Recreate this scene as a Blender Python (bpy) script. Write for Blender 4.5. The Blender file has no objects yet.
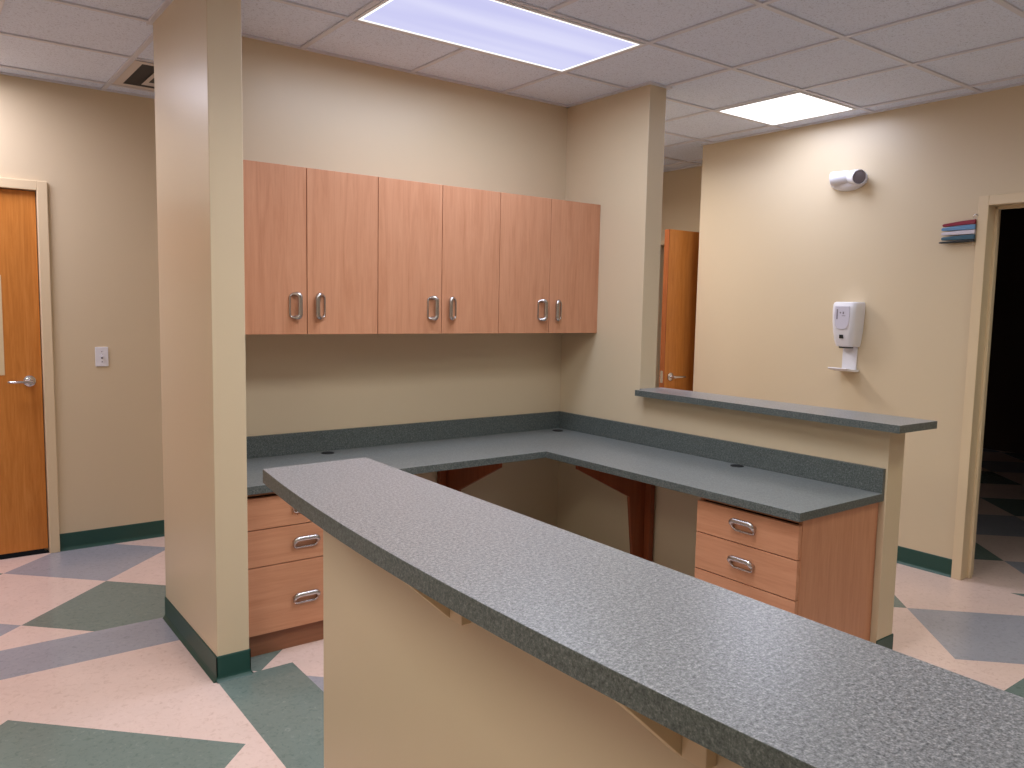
import bpy, bmesh, math
from mathutils import Vector, Matrix
C = bpy.context.scene.collection
SC = bpy.context.scene
PI = math.pi

# ------------------------------------------------------------------ materials
def new_mat(name):
    m = bpy.data.materials.new(name); m.use_nodes = True
    nt = m.node_tree; b = nt.nodes['Principled BSDF']
    return m, nt, b
def srgb(r, g, b):
    f = lambda c: (c/255/12.92 if c/255 <= .04045 else ((c/255+.055)/1.055)**2.4)
    return (f(r), f(g), f(b), 1)
def coords(nt, scale=(1,1,1), rand=False):
    tc = nt.nodes.new('ShaderNodeTexCoord'); mp = nt.nodes.new('ShaderNodeMapping')
    mp.inputs['Scale'].default_value = scale
    nt.links.new(tc.outputs['Object'], mp.inputs['Vector'])
    if rand:
        oi = nt.nodes.new('ShaderNodeObjectInfo'); mu = nt.nodes.new('ShaderNodeMath'); mu.operation = 'MULTIPLY'
        mu.inputs[1].default_value = 37.0
        nt.links.new(oi.outputs['Random'], mu.inputs[0]); nt.links.new(mu.outputs[0], mp.inputs['Location'])
    return mp.outputs['Vector']
def noise(nt, vec, scale, detail=3, rough=.55, dist=0):
    n = nt.nodes.new('ShaderNodeTexNoise'); n.inputs['Scale'].default_value = scale
    n.inputs['Detail'].default_value = detail; n.inputs['Roughness'].default_value = rough
    n.inputs['Distortion'].default_value = dist
    nt.links.new(vec, n.inputs['Vector']); return n.outputs['Fac']
def ramp(nt, fac, stops):
    r = nt.nodes.new('ShaderNodeValToRGB'); e = r.color_ramp.elements
    while len(e) < len(stops): e.new(.5)
    for el, (p, c) in zip(e, stops): el.position = p; el.color = c
    nt.links.new(fac, r.inputs['Fac']); return r.outputs['Color']
def bump(nt, b, fac, strength, dist=.002):
    bp = nt.nodes.new('ShaderNodeBump'); bp.inputs['Strength'].default_value = strength
    bp.inputs['Distance'].default_value = dist
    nt.links.new(fac, bp.inputs['Height']); nt.links.new(bp.outputs['Normal'], b.inputs['Normal'])

def mat_plain(name, col, rough=.5, metal=0, spec=.5):
    m, nt, b = new_mat(name)
    b.inputs['Base Color'].default_value = col; b.inputs['Roughness'].default_value = rough
    b.inputs['Metallic'].default_value = metal; b.inputs['Specular IOR Level'].default_value = spec
    return m
def mat_paint(name, col, rough=.4, spec=.4):
    m, nt, b = new_mat(name)
    v = coords(nt); n = noise(nt, v, 260, 2)
    b.inputs['Base Color'].default_value = col
    b.inputs['Roughness'].default_value = rough; b.inputs['Specular IOR Level'].default_value = spec
    bump(nt, b, n, .12, .0006)
    return m
def mat_wood(name, c0, c1, c2, axis='z', rough=.38, fig=1.0):
    m, nt, b = new_mat(name)
    s = {'z': (16, 16, 1.3), 'x': (1.3, 16, 16)}[axis]
    v = coords(nt, s, True)
    n1 = noise(nt, v, 1.6, 6, .62, 1.2)
    s2 = {'z': (90, 90, 4), 'x': (4, 90, 90)}[axis]
    n2 = noise(nt, coords(nt, s2, True), 1.5, 3, .6, .3)
    mx = nt.nodes.new('ShaderNodeMix'); mx.data_type = 'FLOAT'; mx.inputs[0].default_value = .35
    nt.links.new(n1, mx.inputs[2]); nt.links.new(n2, mx.inputs[3])
    col = ramp(nt, mx.outputs[0], [(.5-.28/fig, c0), (.5, c1), (.5+.28/fig, c2)])
    nt.links.new(col, b.inputs['Base Color'])
    b.inputs['Roughness'].default_value = rough; b.inputs['Specular IOR Level'].default_value = .35
    return m
def mat_laminate(name, stops, rough, scale=330):
    m, nt, b = new_mat(name)
    v = coords(nt)
    n1 = noise(nt, v, scale, 2, .6); n2 = noise(nt, v, scale*.42, 2, .5)
    mx = nt.nodes.new('ShaderNodeMix'); mx.data_type = 'FLOAT'; mx.inputs[0].default_value = .45
    nt.links.new(n1, mx.inputs[2]); nt.links.new(n2, mx.inputs[3])
    nt.links.new(ramp(nt, mx.outputs[0], stops), b.inputs['Base Color'])
    b.inputs['Roughness'].default_value = rough; b.inputs['Specular IOR Level'].default_value = .5
    return m
def mat_vinyl(name, base, dark, light, rough=.17):
    m, nt, b = new_mat(name)
    v = coords(nt)
    n1 = noise(nt, v, 46, 5, .7, .8); n2 = noise(nt, v, 5, 3, .5)
    c = ramp(nt, n1, [(.30, dark), (.47, base), (.60, base), (.76, light)])
    mx = nt.nodes.new('ShaderNodeMix'); mx.data_type = 'RGBA'; mx.blend_type = 'MULTIPLY'
    mx.inputs[0].default_value = .35
    nt.links.new(c, mx.inputs[6])
    nt.links.new(ramp(nt, n2, [(.3, (.82,.82,.82,1)), (.7, (1,1,1,1))]), mx.inputs[7])
    nt.links.new(mx.outputs[2], b.inputs['Base Color'])
    b.inputs['Roughness'].default_value = rough; b.inputs['Specular IOR Level'].default_value = .5
    return m
def mat_tile(name, col, dark):
    m, nt, b = new_mat(name)
    v = coords(nt)
    n = noise(nt, v, 120, 4, .7, .6); n2 = noise(nt, v, 300, 2, .5)
    nt.links.new(ramp(nt, n, [(.36, dark), (.46, col), (1, col)]), b.inputs['Base Color'])
    b.inputs['Roughness'].default_value = .9; b.inputs['Specular IOR Level'].default_value = .1
    bump(nt, b, n2, .25, .001)
    return m
def mat_emit(name, col, strength, streaks=False):
    m = bpy.data.materials.new(name); m.use_nodes = True; nt = m.node_tree
    nt.nodes.remove(nt.nodes['Principled BSDF']); out = nt.nodes['Material Output']
    e = nt.nodes.new('ShaderNodeEmission'); e.inputs['Color'].default_value = col; e.inputs['Strength'].default_value = strength
    if streaks:   # the tubes seen through the prismatic lens: long soft bands along the fixture
        n = noise(nt, coords(nt, (.6, 7, 1)), 1.0, 1, .4)
        nt.links.new(ramp(nt, n, [(.35, (col[0]*.92, col[1]*.92, col[2]*.97, 1)), (.65, (min(1, col[0]*1.1), min(1, col[1]*1.1), min(1, col[2]*1.03), 1))]), e.inputs['Color'])
    nt.links.new(e.outputs[0], out.inputs['Surface'])
    return m

M = {}
M['wall'] = mat_paint('cream_paint', srgb(216, 197, 167), .36, .45)
M['frame'] = mat_paint('cream_gloss_frame_paint', srgb(224, 202, 168), .3, .5)
M['maple'] = mat_wood('maple_laminate_vertical', srgb(184,122,88), srgb(203,144,110), srgb(215,158,124), 'z', .34)
M['maple_h'] = mat_wood('maple_laminate_horizontal', srgb(184,122,88), srgb(203,144,110), srgb(215,158,124), 'x', .34)
M['cherry'] = mat_wood('reddish_wood_support', srgb(118,58,32), srgb(140,72,42), srgb(158,88,52), 'z', .4)
M['oak'] = mat_wood('amber_door_veneer', srgb(176,104,40), srgb(200,126,56), srgb(218,146,76), 'z', .34)
M['toe'] = mat_wood('brown_toe_kick', srgb(128,82,58), srgb(142,94,68), srgb(156,106,80), 'x', .4)
M['edge'] = mat_wood('door_edge_wood', srgb(130,66,30), srgb(156,86,44), srgb(176,104,58), 'z', .4)
M['shadow_gap'] = mat_plain('cabinet_gap_shade', srgb(70, 38, 24), .7)  # dark brown stands for the shade in gaps behind doors and drawer fronts
M['lam'] = mat_laminate('speckled_grey_laminate', [(.36, srgb(82,86,90)), (.47, srgb(122,124,127)), (.54, srgb(138,139,143)), (.65, srgb(176,176,180))], .30, 400)
M['lam_desk'] = mat_laminate('fine_grey_laminate', [(.36, srgb(98,103,103)), (.5, srgb(122,126,126)), (.65, srgb(148,151,151))], .33, 380)
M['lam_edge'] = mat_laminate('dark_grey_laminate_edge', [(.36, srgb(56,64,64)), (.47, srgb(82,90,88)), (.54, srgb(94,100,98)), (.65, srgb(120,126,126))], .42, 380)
M['pink'] = mat_vinyl('pink_beige_vinyl', srgb(230,203,193), srgb(214,184,172), srgb(238,215,206))
M['grey'] = mat_vinyl('blue_grey_vinyl', srgb(162,162,171), srgb(144,144,154), srgb(180,180,188))
M['green'] = mat_vinyl('green_vinyl', srgb(118,132,126), srgb(100,116,110), srgb(146,157,152))
M['cove'] = mat_plain('dark_green_rubber', srgb(34, 74, 66), .42)
M['tile'] = mat_tile('acoustic_tile', srgb(226,234,252), srgb(194,200,218))
M['tbar'] = mat_plain('white_grid_metal', srgb(214,214,224), .45)
M['white'] = mat_plain('white_plastic', srgb(232,230,236), .35)
M['whitemetal'] = mat_plain('white_enamel', srgb(236,236,240), .4)
M['vent'] = mat_plain('vent_enamel', srgb(214,204,198), .45)
M['dark'] = mat_plain('vent_slot_shade', srgb(58, 54, 54), .7)  # shade inside the vent slots, put in as a dark grey plate
M['black'] = mat_plain('black_plastic', srgb(16, 16, 17), .45)
M['nickel'] = mat_plain('brushed_nickel', srgb(196,190,188), .27, 1)
M['chrome'] = mat_plain('satin_chrome', srgb(214,212,214), .2, 1)
M['paper'] = mat_plain('cream_paper', srgb(220,196,156), .7)
M['reflector'] = mat_plain('lamp_lens', srgb(132,126,138), .12)
M['tint'] = mat_plain('grey_window_plastic', srgb(206,202,216), .15)
M['red'] = mat_plain('crimson_plastic', srgb(140, 18, 50), .35)
M['blue'] = mat_plain('blue_plastic', srgb(98, 142, 184), .35)
M['pearl'] = mat_plain('pearl_plastic', srgb(214,206,218), .35)
M['teal'] = mat_plain('teal_plastic', srgb(52, 92, 112), .35)
M['lens'] = mat_emit('prismatic_lens', (.60, .60, .86, 1), 1.0, True)
M['lensrim'] = mat_emit('lens_rim_glow', (1, 1, 1, 1), 1.3)
M['lens_w'] = mat_emit('white_prismatic_lens', (.97, .97, 1, 1), 2.5)
M['lens_b'] = mat_emit('bright_prismatic_lens', (.95, .96, 1, 1), 3.0)

# ------------------------------------------------------------------ mesh helpers
class MB:
    def __init__(s): s.bm = bmesh.new(); s.mats = []
    def mi(s, m):
        if m not in s.mats: s.mats.append(m)
        return s.mats.index(m)
    def box(s, x0, x1, y0, y1, z0, z1, m, bev=0.0, seg=2):
        t = bmesh.new(); bmesh.ops.create_cube(t, size=1)
        for v in t.verts:
            v.co = ((x0+x1)/2+v.co.x*(x1-x0), (y0+y1)/2+v.co.y*(y1-y0), (z0+z1)/2+v.co.z*(z1-z0))
        if bev: bmesh.ops.bevel(t, geom=list(t.edges), offset=bev, segments=seg, affect='EDGES', profile=.5)
        s.merge(t, m); return s
    def merge(s, t, m, smooth=False, mat=None):
        i = s.mi(m); mp = {}
        for v in t.verts: mp[v] = s.bm.verts.new(mat @ v.co if mat else v.co)
        for f in t.faces:
            try: nf = s.bm.faces.new([mp[v] for v in f.verts])
            except ValueError: continue
            nf.material_index = i; nf.smooth = smooth
        t.free()
    def prism(s, pts, axis, a, b, m, bev=0.0):
        """pts: 2-D outline extruded along axis ('x','y','z') from a to b"""
        def P(p, h): return {'x': (h, p[0], p[1]), 'y': (p[0], h, p[1]), 'z': (p[0], p[1], h)}[axis]
        t = bmesh.new()
        lo = [t.verts.new(P(p, a)) for p in pts]; hi = [t.verts.new(P(p, b)) for p in pts]
        t.faces.new(lo); t.faces.new(hi[::-1]); n = len(pts)
        for i in range(n): t.faces.new((lo[i], hi[i], hi[(i+1) % n], lo[(i+1) % n]))
        bmesh.ops.recalc_face_normals(t, faces=t.faces)
        if bev: bmesh.ops.bevel(t, geom=list(t.edges), offset=bev, segments=2, affect='EDGES', profile=.5)
        s.merge(t, m); return s
    def tube(s, pts, rad, m, n=10, closed=False, flat=1.0):
        """swept round tube through pts; rad a number or a list"""
        t = bmesh.new(); N = len(pts); P = [Vector(p) for p in pts]
        R = rad if isinstance(rad, (list, tuple)) else [rad]*N
        rings = []; up = None
        for i in range(N):
            d = (P[(i+1) % N]-P[i-1]) if closed else (P[min(i+1, N-1)]-P[max(i-1, 0)])
            d.normalize()
            if up is None:
                up = Vector((0, 0, 1)) if abs(d.z) < .9 else Vector((1, 0, 0))
            a = d.cross(up); 
            if a.length < 1e-4: a = d.cross(Vector((.3, .8, .2)))
            a.normalize(); u = a.cross(d)
            u.normalize()
            up = u
            rings.append([t.verts.new(P[i]+(a*math.cos(k*2*PI/n)+u*math.sin(k*2*PI/n)*flat)*R[i]) for k in range(n)])
        for i in range(N if closed else N-1):
            A = rings[i]; B = rings[(i+1) % N]
            for k in range(n): t.faces.new((A[k], A[(k+1) % n], B[(k+1) % n], B[k]))
        if not closed: t.faces.new(rings[0][::-1]); t.faces.new(rings[-1])
        bmesh.ops.recalc_face_normals(t, faces=t.faces)
        s.merge(t, m, True); return s
    def lathe(s, prof, m, mat, n=28):
        """profile of (radius, height) turned about local z, placed by mat"""
        t = bmesh.new(); rings = []
        for r, h in prof:
            rings.append([t.verts.new((max(r, 1e-5)*math.cos(k*2*PI/n), max(r, 1e-5)*math.sin(k*2*PI/n), h)) for k in range(n)])
        for A, B in zip(rings, rings[1:]):
            for k in range(n): t.faces.new((A[k], A[(k+1) % n], B[(k+1) % n], B[k]))
        t.faces.new(rings[0][::-1]); t.faces.new(rings[-1])
        bmesh.ops.remove_doubles(t, verts=t.verts, dist=2e-5)
        bmesh.ops.recalc_face_normals(t, faces=t.faces)
        s.merge(t, m, True, mat); return s
    def build(s, name, parent=None, loc=None, autosmooth=True):
        me = bpy.data.meshes.new(name); s.bm.normal_update(); s.bm.to_mesh(me); s.bm.free()
        for m in s.mats: me.materials.append(m)
        o = bpy.data.objects.new(name, me); C.objects.link(o)
        if parent: o.parent = parent
        if loc: o.location = loc
        if autosmooth and any(p.use_smooth for p in me.polygons):
            ang = math.radians(38)
            b2 = bmesh.new(); b2.from_mesh(me)
            for e in b2.edges:
                if len(e.link_faces) == 2 and e.calc_face_angle(0) > ang: e.smooth = False
            b2.to_mesh(me); b2.free()
        return o
def thing(name, label, cat, loc=(0,0,0), rz=0, group=None):
    o = bpy.data.objects.new(name, None); C.objects.link(o); o.location = loc; o.rotation_euler = (0, 0, rz)
    o.empty_display_size = .1
    o['label'] = label; o['category'] = cat
    if group: o['group'] = group
    return o
def tag(o, label, cat, group=None):
    o['label'] = label; o['category'] = cat
    if group: o['group'] = group
    return o
def struct(o): o['kind'] = 'structure'; return o
def sempty(name, loc):
    o = bpy.data.objects.new(name, None); C.objects.link(o); o.location = loc; o.empty_display_size = .1
    return struct(o)
def copy_tree(o, parent=None):
    c = o.copy(); C.objects.link(c); c.parent = parent
    for ch in list(o.children): copy_tree(ch, c)
    return c

# ------------------------------------------------------------------ key dimensions (metres)
H = 2.679                        # ceiling grid
FX0, FX1, FY0, FY1 = -2.3138, -2.188, -.693, .0866     # free-standing end wall at the left
HY = 1.4787                      # hall wall plane
RX = 1.4554                      # right wall plane
X0, X1, YS, YN = -6.2, 6.4, -6.6, 1.4787
ZD, ZDB = .737, .703             # desk top / underside
ZL, ZLB = 1.0422, 1.0107         # ledge and front counter top / underside
JY = -.672; TW = .1285; LWY = -2.0954

# ------------------------------------------------------------------ floor
def clip(poly, f):
    out = []
    for i in range(len(poly)):
        a, b = poly[i-1], poly[i]; fa, fb = f(a), f(b)
        if fa >= 0 and fb >= 0: out.append(b)
        elif fa >= 0 or fb >= 0:
            t = fa/(fa-fb); q = (a[0]+(b[0]-a[0])*t, a[1]+(b[1]-a[1])*t)
            out.append(q)
            if fb >= 0: out.append(b)
    return out
floor = MB()
def fpoly(p, key):
    vs = []
    for q in p:
        if not vs or (abs(q[0]-vs[-1][0])+abs(q[1]-vs[-1][1])) > 1e-5: vs.append(q)
    if len(vs) > 1 and abs(vs[0][0]-vs[-1][0])+abs(vs[0][1]-vs[-1][1]) < 1e-5: vs.pop()
    if len(vs) < 3: return
    f = floor.bm.faces.new([floor.bm.verts.new((x, y, 0)) for x, y in vs]); f.material_index = floor.mi(M[key])
    f.normal_update()
    if f.normal.z < 0: f.normal_flip()
def frect(x0, x1, y0, y1, key): fpoly([(x0,y0),(x1,y0),(x1,y1),(x0,y1)], key)
def lattice(x0, x1, y0, y1, node, s, odd, grey_par):
    """diagonal chequer; node: a lattice corner; squares with (i+j)%2==odd are coloured, grey when i%2==grey_par"""
    d = s*math.sqrt(2); nx, ny = node
    us = [((x-nx)+(y-ny))/d for x in (x0,x1) for y in (y0,y1)]; ws = [((x-nx)-(y-ny))/d for x in (x0,x1) for y in (y0,y1)]
    for i in range(math.floor(min(us)), math.ceil(max(us))):
        for j in range(math.floor(min(ws)), math.ceil(max(ws))):
            P = []
            for a, b in ((i,j),(i+1,j),(i+1,j+1),(i,j+1)): P.append((nx+(a+b)*d/2, ny+(a-b)*d/2))
            for f in (lambda p: p[0]-x0, lambda p: x1-p[0], lambda p: p[1]-y0, lambda p: y1-p[1]):
                if P: P = clip(P, f)
            if len(P) < 3: continue
            if odd < 0: key = 'green' if i % 2 == 1 and j % 2 == 0 else 'pink'      # lone diamonds
            else: key = 'pink' if (i+j) % 2 != odd else ('grey' if i % 2 == grey_par else 'green')
            fpoly(P, key)
SY0, SY1 = -.206, .100
lattice(X0, RX, SY1, HY, (-2.445,.78), .6, 1, 0)
frect(X0, FX0, SY0, SY1, 'grey')
lattice(X0, FX0, YS, SY0, (-2.998,-.568), .885, -1, 0)
frect(FX0, -2.01, YS, -.692, 'green')
lattice(FX0, -2.01, -.692, SY1, (-2.148,-.70), .6, 1, 1)
lattice(-2.01, .07, YS, SY1, (-2.148,-.70), .6, 1, 1)
frect(.07, .338, -2.52, SY1, 'pink')
frect(1.186, RX, -2.52, SY1, 'pink')
lattice(.338, 1.186, -2.52, SY1, (.762,-1.847), .6, 1, 1)
frect(.07, RX, -2.82, -2.52, 'green')
lattice(.07, RX, YS, -2.82, (.762,-1.847), .6, 1, 1)
lattice(RX, X1, YS, .18, (2.043,-1.795), .6, 1, 1)
lattice(RX, X1, .18, HY, (2.445,.78), .6, 1, 0)
struct(floor.build('floor'))

# ------------------------------------------------------------------ walls
def wallmesh(name, boxes, bev=.003):
    m = MB()
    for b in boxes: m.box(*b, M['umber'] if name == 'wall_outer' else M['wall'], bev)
    return struct(m.build(name))
HT = H+.05
wallmesh('wall_left', [(FX0, FX1, FY0, FY1, 0, HT)])
wallmesh('wall_back', [(FX1-.01, .01, 0, FY1, 0, HT)], 0)
m = MB(); m.prism([(LWY,0),(FY1,0),(FY1,HT),(JY,HT),(JY,ZLB-.0005),(LWY,ZLB-.0005)], 'x', 0, TW, M['wall'], .003); struct(m.build('wall_right'))
DXR, DXL, DH = -2.567, -3.59, 2.127       # left door frame outside
def doorwall(name, axis, a, b, l0, l1, d0, d1, dh, extra=()):
    m = MB(); m.prism([(l0,0),(d0,0),(d0,dh),(d1,dh),(d1,0),(l1,0),(l1,HT),(l0,HT)], axis, a, b, M['wall'])
    for q in extra: m.box(*q, M['wall'])
    return struct(m.build(name))
doorwall('wall_hall', 'y', HY, HY+.12, X0, 2.1, DXL+.012, DXR-.012, DH-.012)
ROY0, ROY1, ROH = -1.7564, -2.78, 2.1254  # right doorway frame outside
doorwall('wall_far_right', 'x', RX, RX+.12, YS, .176, ROY1+.012, ROY0-.012, ROH-.012, [(RX+.12, 2.1, .056, .176, 0, HT)])
doorwall('wall_recess', 'x', 2.1, 2.22, .056, HY+.12, .312, 1.198, 2.073)
wallmesh('wall_front', [(X0-.12, X1+.12, YS-.12, YS, 0, HT)], 0)
wallmesh('wall_far_left', [(X0-.12, X0, YS, HY+.12, 0, HT)], 0)
M['umber'] = mat_paint('unlit_room_brown', srgb(62, 46, 36), .6, .2)  # darkness of the unlit room put into the wall colour
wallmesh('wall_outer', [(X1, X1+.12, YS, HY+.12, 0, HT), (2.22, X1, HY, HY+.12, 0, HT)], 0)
CWX0, CWX1, CWY0, CWY1 = -2.36, -2.25, -1.80, -3.70
wallmesh('wall_counter', [(CWX0, CWX1, CWY1, CWY0, 0, 1.0045)])

# ------------------------------------------------------------------ ceiling
c = MB(); c.box(X0-.1, X1+.1, YS-.1, HY+.1, H+.008, H+.05, M['tile']); struct(c.build('ceiling'))
GX = [-.486+.594*k for k in range(-10, 12)]
GYF = [-.52-.6*k for k in range(-1, 11)]      # .08, -.52, -1.12 ...
GYH = [.70, 1.315]
g = MB(); w = .012
for x in GX:
    if X0 < x < X1: g.box(x-w, x+w, YS, HY, H, H+.0078, M['tbar'])
for y in GYF+GYH:
    g.box(X0, X1, y-w, y+w, H+.0004, H+.0079, M['tbar'])
struct(g.build('trim_1'))
a = MB(); aw = .022
def angle(x0, x1, y0, y1): a.box(x0, x1, y0, y1, H-.0015, H+.0079, M['tbar'])
angle(FX1, 0, -aw, 0); angle(-aw, 0, JY, 0); angle(X0, 2.1, HY-aw, HY); angle(RX-aw, RX, YS, .176)
angle(FX0-aw, FX0, FY0, FY1); angle(FX1, FX1+aw, FY0, 0); angle(FX0-aw, FX1+aw, FY0-aw, FY0)
angle(FX0-aw, TW+aw, FY1, FY1+aw); angle(-aw, TW+aw, JY-aw, JY); angle(TW, TW+aw, JY, FY1); angle(2.1-aw, 2.1, .176, HY); angle(RX, 2.1, .176, .176+aw)
struct(a.build('trim_2'))

# ------------------------------------------------------------------ cove bases
def cove(name, runs):
    """runs: (x0,y0,x1,y1,nx,ny) straight lengths; profile with a small toe"""
    m = MB()
    for x0, y0, x1, y1, nx, ny in runs:
        prof = [(0,0),(.016,0),(.012,.004),(.006,.012),(.004,.02),(.004,.098),(.002,.102),(0,.102)]
        t = bmesh.new(); A = []; B = []
        for d, z in prof:
            A.append(t.verts.new((x0+nx*d, y0+ny*d, z+.0005))); B.append(t.verts.new((x1+nx*d, y1+ny*d, z+.0005)))
        n = len(prof); t.faces.new(A); t.faces.new(B[::-1])
        for i in range(n): t.faces.new((A[i], B[i], B[(i+1) % n], A[(i+1) % n]))
        bmesh.ops.recalc_face_normals(t, faces=t.faces); m.merge(t, M['cove'])
    return struct(m.build(name))
e = .004
cove('baseboard_left', [(FX0, FY0-e, FX0, FY1+e, -1, 0), (FX0-e, FY0, FX1+e, FY0, 0, -1), (FX1, FY0-e, FX1, -.59, 1, 0)])
cove('baseboard_hall', [(DXR, HY, 2.1, HY, 0, -1), (X0, HY, DXL, HY, 0, -1)])
cove('baseboard_far_right', [(RX, ROY0, RX, .18, -1, 0), (RX, YS, RX, ROY1, -1, 0)])
cove('baseboard_right', [(-e, LWY, TW+e, LWY, 0, -1), (TW, LWY-e, TW, FY1, 1, 0)])
cove('baseboard_back', [(FX0, FY1, TW, FY1, 0, 1)])
cove('baseboard_counter', [(CWX0, CWY1, CWX0, CWY0+e, -1, 0), (CWX0-e, CWY0, CWX1+e, CWY0, 0, 1), (CWX1, CWY1, CWX1, CWY0, 1, 0)])

# ------------------------------------------------------------------ door hardware and doors
def lever(parent, name, origin, face, toward, length=.105):
    """lever handle: origin on the door face, face = outward normal, toward = direction the lever points"""
    f = Vector(face); t = Vector(toward); o = Vector(origin)
    q = f.to_track_quat('Z', 'Y').to_matrix().to_4x4(); q.translation = o
    m = MB()
    m.lathe([(0,0),(.031,0),(.032,.003),(.031,.008),(.025,.012),(.012,.014),(.0115,.05),(.010,.055),(0,.055)], M['chrome'], q)
    p0 = o+f*.048
    pts = [p0-t*.012, p0+t*.01, p0+t*.035+f*.006, p0+t*.07+f*.008, p0+t*(length-.012)+f*.004, p0+t*length-f*.006]
    m.tube(pts, [.010,.011,.010,.0095,.0095,.008], M['chrome'], 12, flat=.8)
    ob = m.build(name, parent)
    return ob
def frame_mesh(axis, a0, a1, top, wall, out, depth, fw=.053):
    """painted steel door frame. axis: along which the opening runs. wall: plane, out: -1/+1 outward, depth: wall thickness."""
    m = MB()
    def bx(p0, p1, q0, q1, z0, z1, bev=.0035):
        lo, hi = min(q0, q1), max(q0, q1)
        if axis == 'x': m.box(p0, p1, lo, hi, z0, z1, M['frame'], bev)
        else: m.box(lo, hi, p0, p1, z0, z1, M['frame'], bev)
    f0, f1 = wall+out*.020, wall-out*(depth+.020)
    st0, st1 = wall-out*.06, wall-out*.085     # stop
    for p0, p1, s in ((a0, a0+fw, 1), (a1-fw, a1, -1)):
        bx(p0, p1, f0, f1, 0, top)
        i = p1 if s > 0 else p0
        bx(min(i, i+s*.016)-.001, max(i, i+s*.016)+.001, st0, st1, 0, top-fw)
    bx(a0+fw-.001, a1-fw+.001, f0, f1, top-fw, top)
    bx(a0+fw, a1-fw, st0, st1, top-fw-.016, top-fw+.001)
    return m
# left closed door
d1 = sempty('door_1', (0,0,0))
frame_mesh('x', DXL, DXR, DH, HY, -1, .12).build('door_frame', d1)
lf = MB(); LX0, LX1 = DXL+.053+.004, DXR-.053-.004
lf.box(LX0, LX1, HY+.012, HY+.056, .026, DH-.053-.004, M['oak'], .0015); leaf = lf.build('door_leaf', d1)
lever(leaf, 'lever_handle', (LX1-.062, HY+.012, 1.008), (0,-1,0), (-1,0,0))
pn = MB(); pn.box(-3.015, -2.803, HY+.0095, HY+.0115, 1.045, 1.60, M['paper'], .0004)
tag(pn.build('paper_notice'), 'cream paper notice on the closed wooden door at far left, cut by photo edge', 'paper')
# open door of the recess at the far right
d2 = sempty('door_2', (0,0,0))
fm = MB()
fm.box(2.087, 2.233, .30, .335, 0, 2.085, M['frame'], .002); fm.box(2.087, 2.233, 1.175, 1.21, 0, 2.085, M['frame'], .002); fm.box(2.087, 2.233, .335, 1.175, 2.05, 2.085, M['frame'], .002)
fm.build('door_frame', d2)
ol = MB(); ol.box(1.242, 2.083, .271, .315, .02, 2.068, M['oak'], .0015)
eb = MB(); eb.box(1.2355, 1.2418, .2712, .3148, .02, 2.068, M['edge'], .001)
leaf2 = ol.build('door_leaf', d2); eb.build('edge_band', leaf2)
lp = MB(); lp.box(1.2345, 1.2356, .28, .306, .94, 1.03, M['chrome'], .0003); lp.build('latch_plate', leaf2)
lever(leaf2, 'lever_handle', (1.302, .271, .985), (0,-1,0), (1,0,0), .12)
lever(leaf2, 'lever_handle', (1.302, .315, .985), (0,1,0), (1,0,0))
# right doorway, no leaf in sight
d3 = sempty('door_3', (0,0,0))
frame_mesh('y', ROY1, ROY0, ROH, RX, -1, .12).build('door_frame', d3)

# ------------------------------------------------------------------ pulls
def pull(parent, name, mat):
    """loop pull: rounded rectangular ring; the grip bar stands off the face, the opposite side lies on it.
    local x along the bar, +y side is the grip, z out of the face"""
    m = MB(); L, W, r = .0525, .0205, .0165
    pts = []
    def arc(cx, cy, a0, a1, n=7):
        for k in range(n+1):
            a = math.radians(a0+(a1-a0)*k/n); pts.append((cx+r*math.cos(a), cy+r*math.sin(a)))
    arc(L-r, W-r, 0, 90); 
    for k in range(1, 6): pts.append((L-r-(2*L-2*r)*k/6, W))
    arc(-L+r, W-r, 90, 180); arc(-L+r, -W+r, 180, 270)
    for k in range(1, 6): pts.append((-L+r+(2*L-2*r)*k/6, -W))
    arc(L-r, -W+r, 270, 360)
    P3 = []; R = []
    for x, y in pts:
        t = (y+W)/(2*W); s = t*t*(3-2*t)
        P3.append(mat @ Vector((x, y, (.0045+.0180*s)))); R.append(.0043+.0070*s)
    m.tube(P3, R, M['nickel'], 12, closed=True)
    for sx in (-1, 1):       # feet under the ends of the grip
        m.tube([mat @ Vector((sx*(L-.004), W-.012, .0195)), mat @ Vector((sx*(L-.004), W-.014, .0005))], [.0075, .0085], M['nickel'], 10)
    return m.build(name, parent)
def basis(ex, ey, ez, o):
    m = Matrix((ex, ey, ez)).transposed().to_4x4(); m.translation = Vector(o); return m

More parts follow.
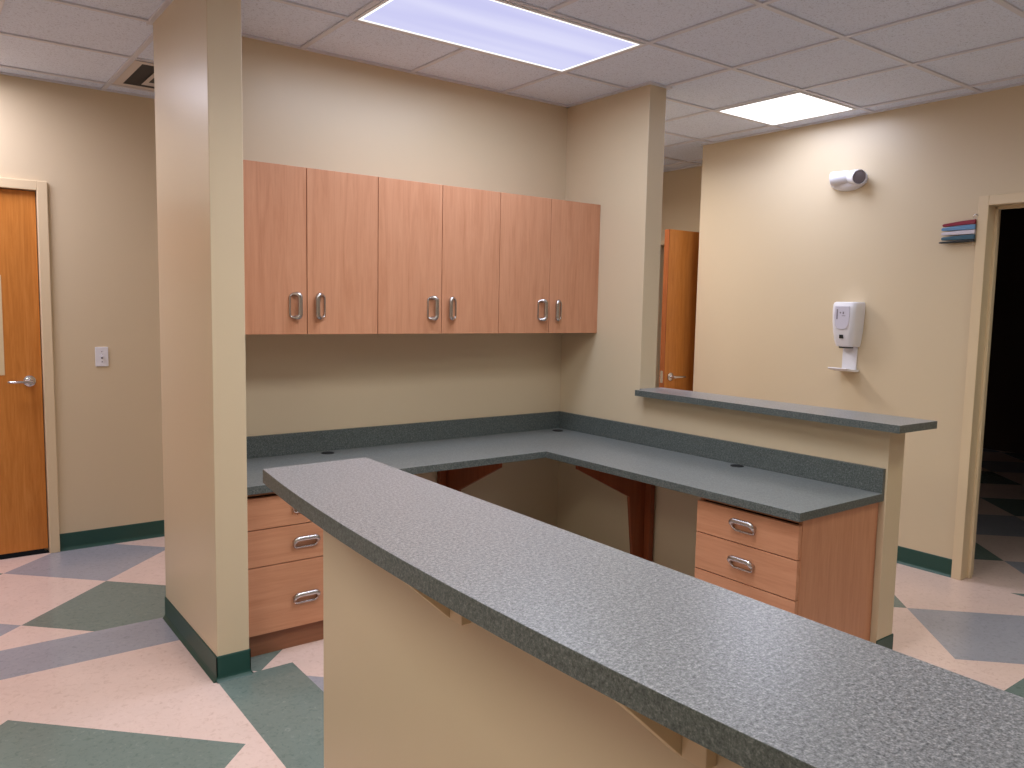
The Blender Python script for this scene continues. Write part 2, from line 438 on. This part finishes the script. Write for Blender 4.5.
# ------------------------------------------------------------------ wall cabinets
ZB, ZT, CD = 1.3374, 2.0763, .319
def wall_cabinet(x0, xm, x1, label, filler=None, filler_r=None):
    t = thing('wall_cabinet', label, 'cabinet', (x0, 0, ZB), 0, 'wall cabinets over the desk')
    w = x1-x0; h = ZT-ZB; k = xm-x0
    b = MB(); th = .018; yf = -(CD-.0205)
    b.box(.0005, th, yf, -.001, 0, h, M['maple']); b.box(w-th, w-.0005, yf, -.001, 0, h, M['maple'])
    b.box(th, w-th, yf, -.001, 0, th, M['maple_h']); b.box(th, w-th, yf, -.001, h-th, h, M['maple_h'])
    b.box(th, w-th, -.012, -.001, th, h-th, M['shadow_gap']); b.box(th, w-th, yf+.02, -.012, h*.5-.009, h*.5+.009, M['maple_h'])
    b.build('body', t)
    g_ = .0018
    for a0, a1, s in ((g_, k-g_, 1), (k+g_, w-g_, -1)):
        d = MB(); d.box(a0, a1, -CD, -CD+.019, .001, h-.001, M['maple'], .001); do = d.build('cabinet_door', t)
        hx = (a1-.060) if s > 0 else (a0+.060)
        pull(do, 'handle', basis((0,0,1), (s,0,0), (0,-1,0), (hx, -CD, .128)) if s < 0 else basis((0,0,-1), (s,0,0), (0,-1,0), (hx, -CD, .128)))
    for nm, f0, f1 in (('filler_strip', filler, 0), ('filler_strip', w, filler_r)):
        if f0 is None or f1 is None: continue
        f = MB(); f.box(f0+.0005, f1-.0005, -CD+.004, -CD+.022, 0, h, M['maple'], .0008); f.build(nm, t)
    return t
wall_cabinet(-2.137, -1.783, -1.4295, 'maple two-door wall cabinet at the left end, touching the cream end wall', filler=-2.188+2.137)
wall_cabinet(-1.4295, -1.0735, -.7175, 'maple two-door wall cabinet in the middle of the row of three')
wall_cabinet(-.7175, -.3712, -.024, 'maple two-door wall cabinet at the right end, against the right wall', filler_r=.7175-.0005)

# ------------------------------------------------------------------ base cabinets
def base_cabinet(w, label, loc, rz, shown_side=False, back=0.0, toe_in=0):
    t = thing('base_cabinet', label, 'cabinet', loc, rz, 'drawer cabinets under the desk')
    b = MB(); th = .018; yf = -.5535; top = ZDB-.001
    b.box(0, th, yf, -.022, 0, top, M['maple'], .0008); b.box(w-th, w, yf, -.022, 0, top, M['maple'], .0008)
    b.box(th, w-th, yf, -.002, .094, .112, M['maple_h']); b.box(th, w-th, -.014, -.002, .112, top, M['shadow_gap'])
    b.box(th, w-th, yf, yf+.05, top-.018, top, M['maple_h'])
    b.box(th+.001, w-th-.001, yf+.012, yf+.02, .112, top-.018, M['shadow_gap'])
    b.build('body', t)
    for f0, f1 in ((.004, th), (w-th, w-.004)):
        s_ = MB(); s_.box(f0, f1, -.0218, -.0008, 0, top, M['maple']); s_.build('scribe_strip', t)
    k = MB(); k.box(th+.0005, w-th-.0005, yf+.004, yf+.016, .0005, .093, M['toe']); k.build('toe_kick', t)
    zs = [.0955, .3865, .5445, .6805]
    for z0, z1 in zip(zs, zs[1:]):
        d = MB(); d.box(.002, w-.002, -.5745, -.5545, z0+.002, z1-.002, M['maple_h'], .001); do = d.build('drawer', t)
        zc = {0: .222, 1: .4655, 2: .619}[zs.index(z0)]
        pull(do, 'handle', basis((1,0,0), (0,0,1), (0,-1,0), (w/2, -.5745, zc)))
    return t
base_cabinet(.565, 'maple three-drawer base cabinet beside the cream end wall, under the back desk', (FX1+.001, 0, 0), 0)
base_cabinet(.490, 'maple three-drawer base cabinet under the open right end of the desk', (0, -1.580, 0), -PI/2)

# ------------------------------------------------------------------ desk
dk = thing('desk_worktop', 'L-shaped dark grey speckled laminate desk top in the corner, with backsplash', 'worktop', (0, 0, ZDB))
DE = -2.0874; DF = -.604
m = MB()
out = [(FX1+.0005, -.0005), (FX1+.0005, DF), (DF, DF), (DF, DE), (-.0005, DE), (-.0005, -.0005)]
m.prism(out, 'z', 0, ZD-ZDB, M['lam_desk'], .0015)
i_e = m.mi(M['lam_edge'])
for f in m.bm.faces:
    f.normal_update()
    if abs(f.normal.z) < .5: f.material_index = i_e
wt = m.build('worktop', dk)
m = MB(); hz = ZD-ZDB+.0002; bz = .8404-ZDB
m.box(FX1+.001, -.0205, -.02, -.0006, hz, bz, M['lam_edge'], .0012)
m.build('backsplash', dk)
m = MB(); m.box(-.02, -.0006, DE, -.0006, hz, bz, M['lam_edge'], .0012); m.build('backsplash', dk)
for gx, gy in ((-1.579, -.078), (-.100, -.100), (-.058, -1.388)):
    m = MB()
    m.lathe([(0, .0015), (.024, .0015), (.0255, .003), (.030, .0028), (.032, .001), (.032, 0), (0, 0)], M['black'], Matrix.Translation((gx, gy, hz)))
    m.build('cable_grommet', dk)
def support(label, loc, rz):
    """wood gusset: panel with a flared top, and a cleat on the wall beside it. local -y out of the wall"""
    t = thing('desk_support', label, 'bracket', loc, rz, 'wooden supports under the desk')
    m = MB(); m.prism([(-.001, 0), (-.098, 0), (-.155, .478), (-.53, .668), (-.53, ZDB-.001), (-.001, ZDB-.001)], 'x', .0, .019, M['cherry'], .001)
    m.build('panel', t)
    m = MB(); m.box(-.0405, -.0005, -.034, -.001, 0, ZDB-.001, M['cherry'], .001); m.build('cleat', t)
    return t
# the back one shows its left side, the right one the side nearer the viewer
support('reddish wooden gusset holding up the back desk, half hidden by the front counter', (-.862, -.017, 0), 0)
ts = support('reddish wooden gusset holding up the right desk, left of the drawer cabinet', (-.017, -.79, 0), -PI/2)
# mirror of handedness: cleat on the viewer's side (world -y) of the panel
for ch in ts.children:
    me = ch.data.copy(); 
    for v in me.vertices: v.co.x = -v.co.x
    me.flip_normals(); ch.data = me

# ------------------------------------------------------------------ ledge on the low wall
m = MB()
m.prism([(-.070, -.705), (-.112, -2.19), (.1757, -2.2), (.1757, -.6728), (.1290, -.6728), (.1290, -.6728+.0002), (.0, -.6726), (-.0005, -.705)], 'z', ZLB, ZL, M['lam'], 0)
i_e = m.mi(M['lam_edge'])
for f in m.bm.faces:
    f.normal_update()
    if abs(f.normal.z) < .5 or f.normal.z < -.5: f.material_index = i_e
tag(m.build('wall_ledge'), 'narrow grey laminate ledge capping the low wall on the right', 'ledge')

# ------------------------------------------------------------------ front counter
ZCB = 1.005
pts = []
for k in range(25):
    y = -1.715-2.07*k/24; tt = (y+2.75)/1.035
    pts.append((-2.558+.068*tt*tt, y))
pts += [(-2.213, -3.785), (-2.187, -1.706)]
m = MB(); m.prism(pts, 'z', ZCB, ZL, M['lam'], .0012)
i_e = m.mi(M['lam_edge'])
for f in m.bm.faces:
    f.normal_update()
    if abs(f.normal.z) < .5: f.material_index = i_e
tag(m.build('reception_counter_top'), 'long bow-fronted speckled grey counter top across the foreground', 'counter')
def bracket(label, y):
    t = thing('counter_bracket', label, 'bracket', (CWX0, y, ZCB), 0, 'cream brackets under the front counter')
    m = MB(); x = -.0005; z = -.001
    m.prism([(x, z), (-.165, z), (-.165, -.012), (x-.012, -.153), (x, -.153)], 'y', 0, .02, M['frame'], .001); m.build('gusset', t)
    m = MB(); m.box(-.022, .0006, -.044, -.0005, -.146, z, M['frame'], .0015); m.build('cleat', t)
bracket('cream triangular bracket under the front counter, nearer the counter\'s far left end', -2.460)
bracket('cream triangular bracket under the front counter, nearer the bottom edge of the photo', -3.058)

# ------------------------------------------------------------------ ceiling lights
def ceiling_light(x0, x1, y0, y1, label, lens, watts, tint, spread, group='fluorescent ceiling lights'):
    cx, cy = (x0+x1)/2, (y0+y1)/2; hx, hy = (x1-x0)/2-.013, (y1-y0)/2-.013
    t = thing('ceiling_light', label, 'ceiling light', (cx, cy, H), 0, group)
    m = MB(); fw = .014
    for b in ((-hx, hx, -hy, -hy+fw), (-hx, hx, hy-fw, hy), (-hx, -hx+fw, -hy+fw, hy-fw), (hx-fw, hx, -hy+fw, hy-fw)):
        m.box(*b, -.004, .0075, M['whitemetal'], .001)
    m.build('frame', t)
    m = MB(); m.box(-hx+fw, hx-fw, -hy+fw, hy-fw, -.0018, .006, lens); 
    if lens is M['lens']:
        r = .012; ax, ay = hx-fw, hy-fw
        for b in ((-ax, ax, -ay, -ay+r), (-ax, ax, ay-r, ay), (-ax, -ax+r, -ay, ay), (ax-r, ax, -ay, ay)): m.box(*b, -.003, -.001, M['lensrim'])
    m.build('lens', t)
    L = bpy.data.lights.new('fluorescent_tubes', 'AREA'); L.shape = 'RECTANGLE'; L.size = 2*(hx-fw); L.size_y = 2*(hy-fw)
    L.energy = watts; L.color = tint; L.spread = math.radians(spread)
    lo = bpy.data.objects.new('fluorescent_tubes', L); C.objects.link(lo); lo.parent = t; lo.location = (0, 0, -.006)
    return t
gx = lambda k: -.486+.594*k
ceiling_light(gx(-2), gx(0), -1.12, -.52, 'long lavender-lit ceiling light panel above the desk', M['lens'], 16.3, (0.75, 0.84, 1.0), 175)
ceiling_light(gx(2), gx(3), -1.12, -.52, 'square glaring white ceiling light panel near the right wall', M['lens_w'], 7, (0.66, 0.74, 1.0), 174)
ceiling_light(gx(-6), gx(-4), .70, 1.315, 'long ceiling light panel in the hall, just left of the picture', M['lens_b'], 26, (0.88, 0.85, 1.0), 174)
ceiling_light(gx(1), gx(2), .08, .70, 'square ceiling light panel in the passage behind the cream wall', M['lens_b'], 20, (1.0, 0.96, 0.96), 165)
ceiling_light(gx(-3), gx(-1), -2.32, -1.72, 'long ceiling light panel over the front counter, above the picture', M['lens_b'], 19, (0.95, 0.97, 1.0), 150)
ceiling_light(gx(-7), gx(-5), -2.92, -2.32, 'long ceiling light panel over the lobby left of the counter', M['lens_b'], 24, (1.0, 0.99, 0.82), 176)

ceiling_light(gx(-3), gx(-1), -4.72, -4.12, 'added long ceiling light panel over the lobby behind the viewer, unseen', M['lens_b'], 3, (1.0, 0.95, 0.9), 172)  # added fixture, its lens glow lifts the general light
ceiling_light(gx(1), gx(3), -3.52, -2.92, 'long ceiling light panel right of the counter beyond the picture', M['lens_b'], 8, (1.0, 1.0, 0.75), 150)

# ------------------------------------------------------------------ ceiling air diffuser
vx0, vx1, vy0, vy1 = gx(-3)+.014, gx(-2)-.014, .714, 1.301
t = thing('ceiling_vent', 'square ceiling air vent beside the cream end wall, dark slots between its vanes', 'vent', ((vx0+vx1)/2, (vy0+vy1)/2, H))
hw = (vx1-vx0)/2
def ring(m, r0, z0, r1, z1, mt, th=.002):
    tb = bmesh.new()
    q = lambda r, z: [tb.verts.new((sx*r, sy*r, z)) for sx, sy in ((-1,-1),(1,-1),(1,1),(-1,1))]
    A, B = q(r0, z0), q(r1, z1); A2, B2 = q(r0-th, z0+th), q(r1-th, z1+th)
    for i in range(4):
        j = (i+1) % 4
        tb.faces.new((A[i], A[j], B[j], B[i])); tb.faces.new((A2[i], B2[i], B2[j], A2[j]))
        tb.faces.new((A[i], A2[i], A2[j], A[j])); tb.faces.new((B[i], B[j], B2[j], B2[i]))
    bmesh.ops.recalc_face_normals(tb, faces=tb.faces); m.merge(tb, mt)
m = MB(); ring(m, hw, .0, hw-.045, .0005, M['vent']); 
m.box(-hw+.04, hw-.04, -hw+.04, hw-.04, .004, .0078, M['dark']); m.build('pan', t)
m = MB(); ring(m, hw-.125, -.006, hw-.155, .002, M['vent']); m.build('vane', t)
m = MB(); m.box(-.075, .075, -.075, .075, -.012, -.009, M['vent'], .001); m.box(-.01, .01, -.01, .01, -.009, .0035, M['vent']); m.build('core', t)

# ------------------------------------------------------------------ emergency light
EY, EZ = -.984, 2.298
t = thing('emergency_light', 'white twin-head emergency light high on the right wall', 'emergency light', (RX, EY, EZ))
m = MB(); tb = bmesh.new(); bmesh.ops.create_uvsphere(tb, u_segments=32, v_segments=16, radius=1)
for v in tb.verts:
    x, y, z = v.co
    px = -(abs(x)**.8)*.062 if x < 0 else 0
    zz = z*.066 if z < 0 else z*.036
    v.co = (px-.0005, y*.122, zz)
bmesh.ops.remove_doubles(tb, verts=tb.verts, dist=1e-5)
m.merge(tb, M['white'], True); m.box(-.006, -.0005, -.118, .118, -.028, .026, M['white'], .002); m.build('housing', t)
for ax, og, sc_ in ((Vector((-.56, -.80, -.16)), Vector((-.030, -.032, .014)), 1.12), (Vector((-.16, .985, -.04)), Vector((-.044, -.026, .014)), 1.07)):
    q = ax.normalized().to_track_quat('Z', 'Y').to_matrix().to_4x4(); q.translation = og; q = q @ Matrix.Scale(sc_, 4)
    m = MB(); m.lathe([(0, 0), (.034, 0), (.037, .012), (.0385, .055), (.0405, .094), (.0395, .098), (.0365, .098), (.035, .092), (0, .092)], M['white'], q); hd = m.build('lamp_head', t)
    m = MB(); m.lathe([(0, .0922), (.0345, .0922), (.034, .0945), (.02, .0985), (0, .100)], M['reflector'], q); m.build('lamp_lens', hd)

# ------------------------------------------------------------------ sanitizer dispenser
t = thing('soap_dispenser', 'white hand sanitizer dispenser with drip tray on the right wall', 'dispenser', (RX, -1.062, 1.276)); t.scale = (1.12, 1.18, 1.12)
DW = .062; hh = .245
m = MB()
def sect(z, d, w, n=10):
    """rounded D-section at height z: depth d, half width w"""
    r = min(.028, d*.4, w*.6); P = [(0, -w)]
    for k in range(n+1):
        a_ = -PI/2+PI/2*k/n; P.append((-(d-r)-r*math.cos(a_), -(w-r)+r*math.sin(a_)))
    for k in range(n+1):
        a_ = PI/2*k/n; P.append((-(d-r)-r*math.cos(a_), (w-r)+r*math.sin(a_)))
    P.append((0, w)); return P
tb = bmesh.new(); rings = []
for z, d, w in ((0, .074, .048), (.004, .082, .051), (.03, .094, .055), (.08, .103, .060), (.14, .108, .064), (.20, .108, .066), (.23, .104, .066), (.241, .098, .064), (.245, .088, .060)):
    rings.append([tb.verts.new((x-.0005, y, z)) for x, y in sect(z, d, w)])
for A, B in zip(rings, rings[1:]):
    n = len(A)
    for k in range(n): tb.faces.new((A[k], A[(k+1) % n], B[(k+1) % n], B[k]))
tb.faces.new(rings[0]); tb.faces.new(rings[-1]); bmesh.ops.recalc_face_normals(tb, faces=tb.faces)
m.merge(tb, M['white'], True); m.build('body', t)
m = MB()      # tinted level window with a U outline
win = [(-.040, .222), (.040, .222), (.043, .17), (.038, .12), (.026, .10), (0, .094), (-.026, .10), (-.038, .12), (-.043, .17)]
m.prism(win, 'x', -.1115, -.1, M['tint'], .003); wn = m.build('level_window', t)
m = MB()
for y0, y1, z0, z1 in ((.022, .030, .150, .205), (-.012, -.004, .178, .192), (.004, .012, .182, .190), (-.02, .0, .168, .171)):
    m.box(-.1122, -.1116, y0, y1, z0, z1, M['reflector'], .0002)
m.build('bottle_cap', wn)
m = MB(); m.box(-.1055, -.094, -.008, .012, .046, .066, M['black'], .001); m.build('badge', t)
m = MB(); m.box(-.07, -.03, -.03, .03, -.008, .001, M['black'], .002); m.build('nozzle', t)
m = MB()
m.box(-.012, -.0005, -.040, .040, -.128, -.001, M['white'], .003)
prof = [(-.001, -.138), (-.001, -.126), (-.03, -.126), (-.07, -.123), (-.12, -.117), (-.128, -.113), (-.13, -.118), (-.12, -.126), (-.07, -.134), (-.03, -.138)]
m.prism(prof, 'y', -.052, .052, M['white'], .0012)
m.build('drip_tray', t)

# ------------------------------------------------------------------ signal flags by the doorway
t = thing('signal_flags', 'stack of coloured plastic exam-room signal flags beside the dark doorway', 'signal flags', (RX, -1.747, 1.938))
m = MB(); m.box(-.012, -.0005, -.009, .009, -.075, .062, M['frame'], .002)
m.tube([(-.022, .002, -.075), (-.022, .002, .068)], .0022, M['nickel'], 8)
m.build('mount', t)
m = MB(); m.tube([(-.022, -.002+.011*math.cos(math.radians(a_)), .079+.012*math.sin(math.radians(a_))) for a_ in range(-120, 200, 20)], .0018, M['nickel'], 8); m.build('wire_loop', t)
for col, z0, z1, dz, ln in (('red', .041, .064, -.010, .168), ('blue', .012, .038, -.004, .172), ('pearl', -.013, .009, -.002, .172), ('teal', -.041, -.016, -.003, .170), ('black', -.056, -.043, -.003, .182)):
    m = MB(); zc = (z0+z1)/2; hh_ = (z1-z0)/2
    m.prism([(-.004, zc-hh_), (-.004, zc+hh_), (.06, zc+hh_*.95+dz*.3), (ln-.008, zc+hh_*.62+dz), (ln, zc+hh_*.3+dz), (ln, zc-hh_*.5+dz), (ln-.006, zc-hh_*.75+dz), (.06, zc-hh_*1.0+dz*.3)], 'x', -.031, -.013, M[col], .002)
    f = m.build('flag', t); f['label'] = {'red': 'crimson', 'blue': 'light blue', 'pearl': 'pearl white', 'teal': 'dark teal', 'black': 'black'}[col]+' flag'

# ------------------------------------------------------------------ light switch
t = thing('light_switch', 'white toggle light switch plate on the hall wall right of the wooden door', 'light switch', (-2.314, HY, 1.139))
m = MB(); m.box(-.035, .035, -.006, -.0005, -.0575, .0575, M['white'], .0025); m.build('plate', t)
m = MB(); m.box(-.0045, .0045, -.022, -.006, -.002, .009, M['white'], .0015); m.box(-.0055, .0055, -.0066, -.0058, -.012, .012, M['reflector']); m.build('toggle', t)
for z in (-.03, .03):
    m = MB(); m.lathe([(0, 0), (.0034, 0), (.003, .001), (0, .0012)], M['reflector'], basis((1,0,0), (0,0,1), (0,-1,0), (0, -.0061, z)), 12); m.build('screw', t)

# ------------------------------------------------------------------ camera, world, view
cam = bpy.data.cameras.new('camera'); co = bpy.data.objects.new('camera', cam); C.objects.link(co)
yaw, pitch, roll, fpx = .647, -.0958, .0196, 797.1
f = Vector((math.sin(yaw)*math.cos(pitch), math.cos(yaw)*math.cos(pitch), math.sin(pitch)))
r = Vector((math.cos(yaw), -math.sin(yaw), 0)); u = r.cross(f)
r2 = r*math.cos(roll)+u*math.sin(roll); u2 = -r*math.sin(roll)+u*math.cos(roll)
mw = Matrix((r2, u2, -f)).transposed().to_4x4(); mw.translation = Vector((-3.2137, -3.7525, 1.4772))
co.matrix_world = mw; cam.sensor_fit = 'HORIZONTAL'; cam.sensor_width = 36; cam.lens = fpx/1024*36; cam.clip_start = .02
SC.camera = co
wd = bpy.data.worlds.new('world'); SC.world = wd; wd.use_nodes = True
wd.node_tree.nodes['Background'].inputs['Color'].default_value = (.02, .02, .022, 1)
wd.node_tree.nodes['Background'].inputs['Strength'].default_value = .3
SC.view_settings.view_transform = 'Standard'; SC.view_settings.look = 'None'; SC.view_settings.gamma = 1
SC.view_settings.use_curve_mapping = False; SC.view_settings.exposure = .12
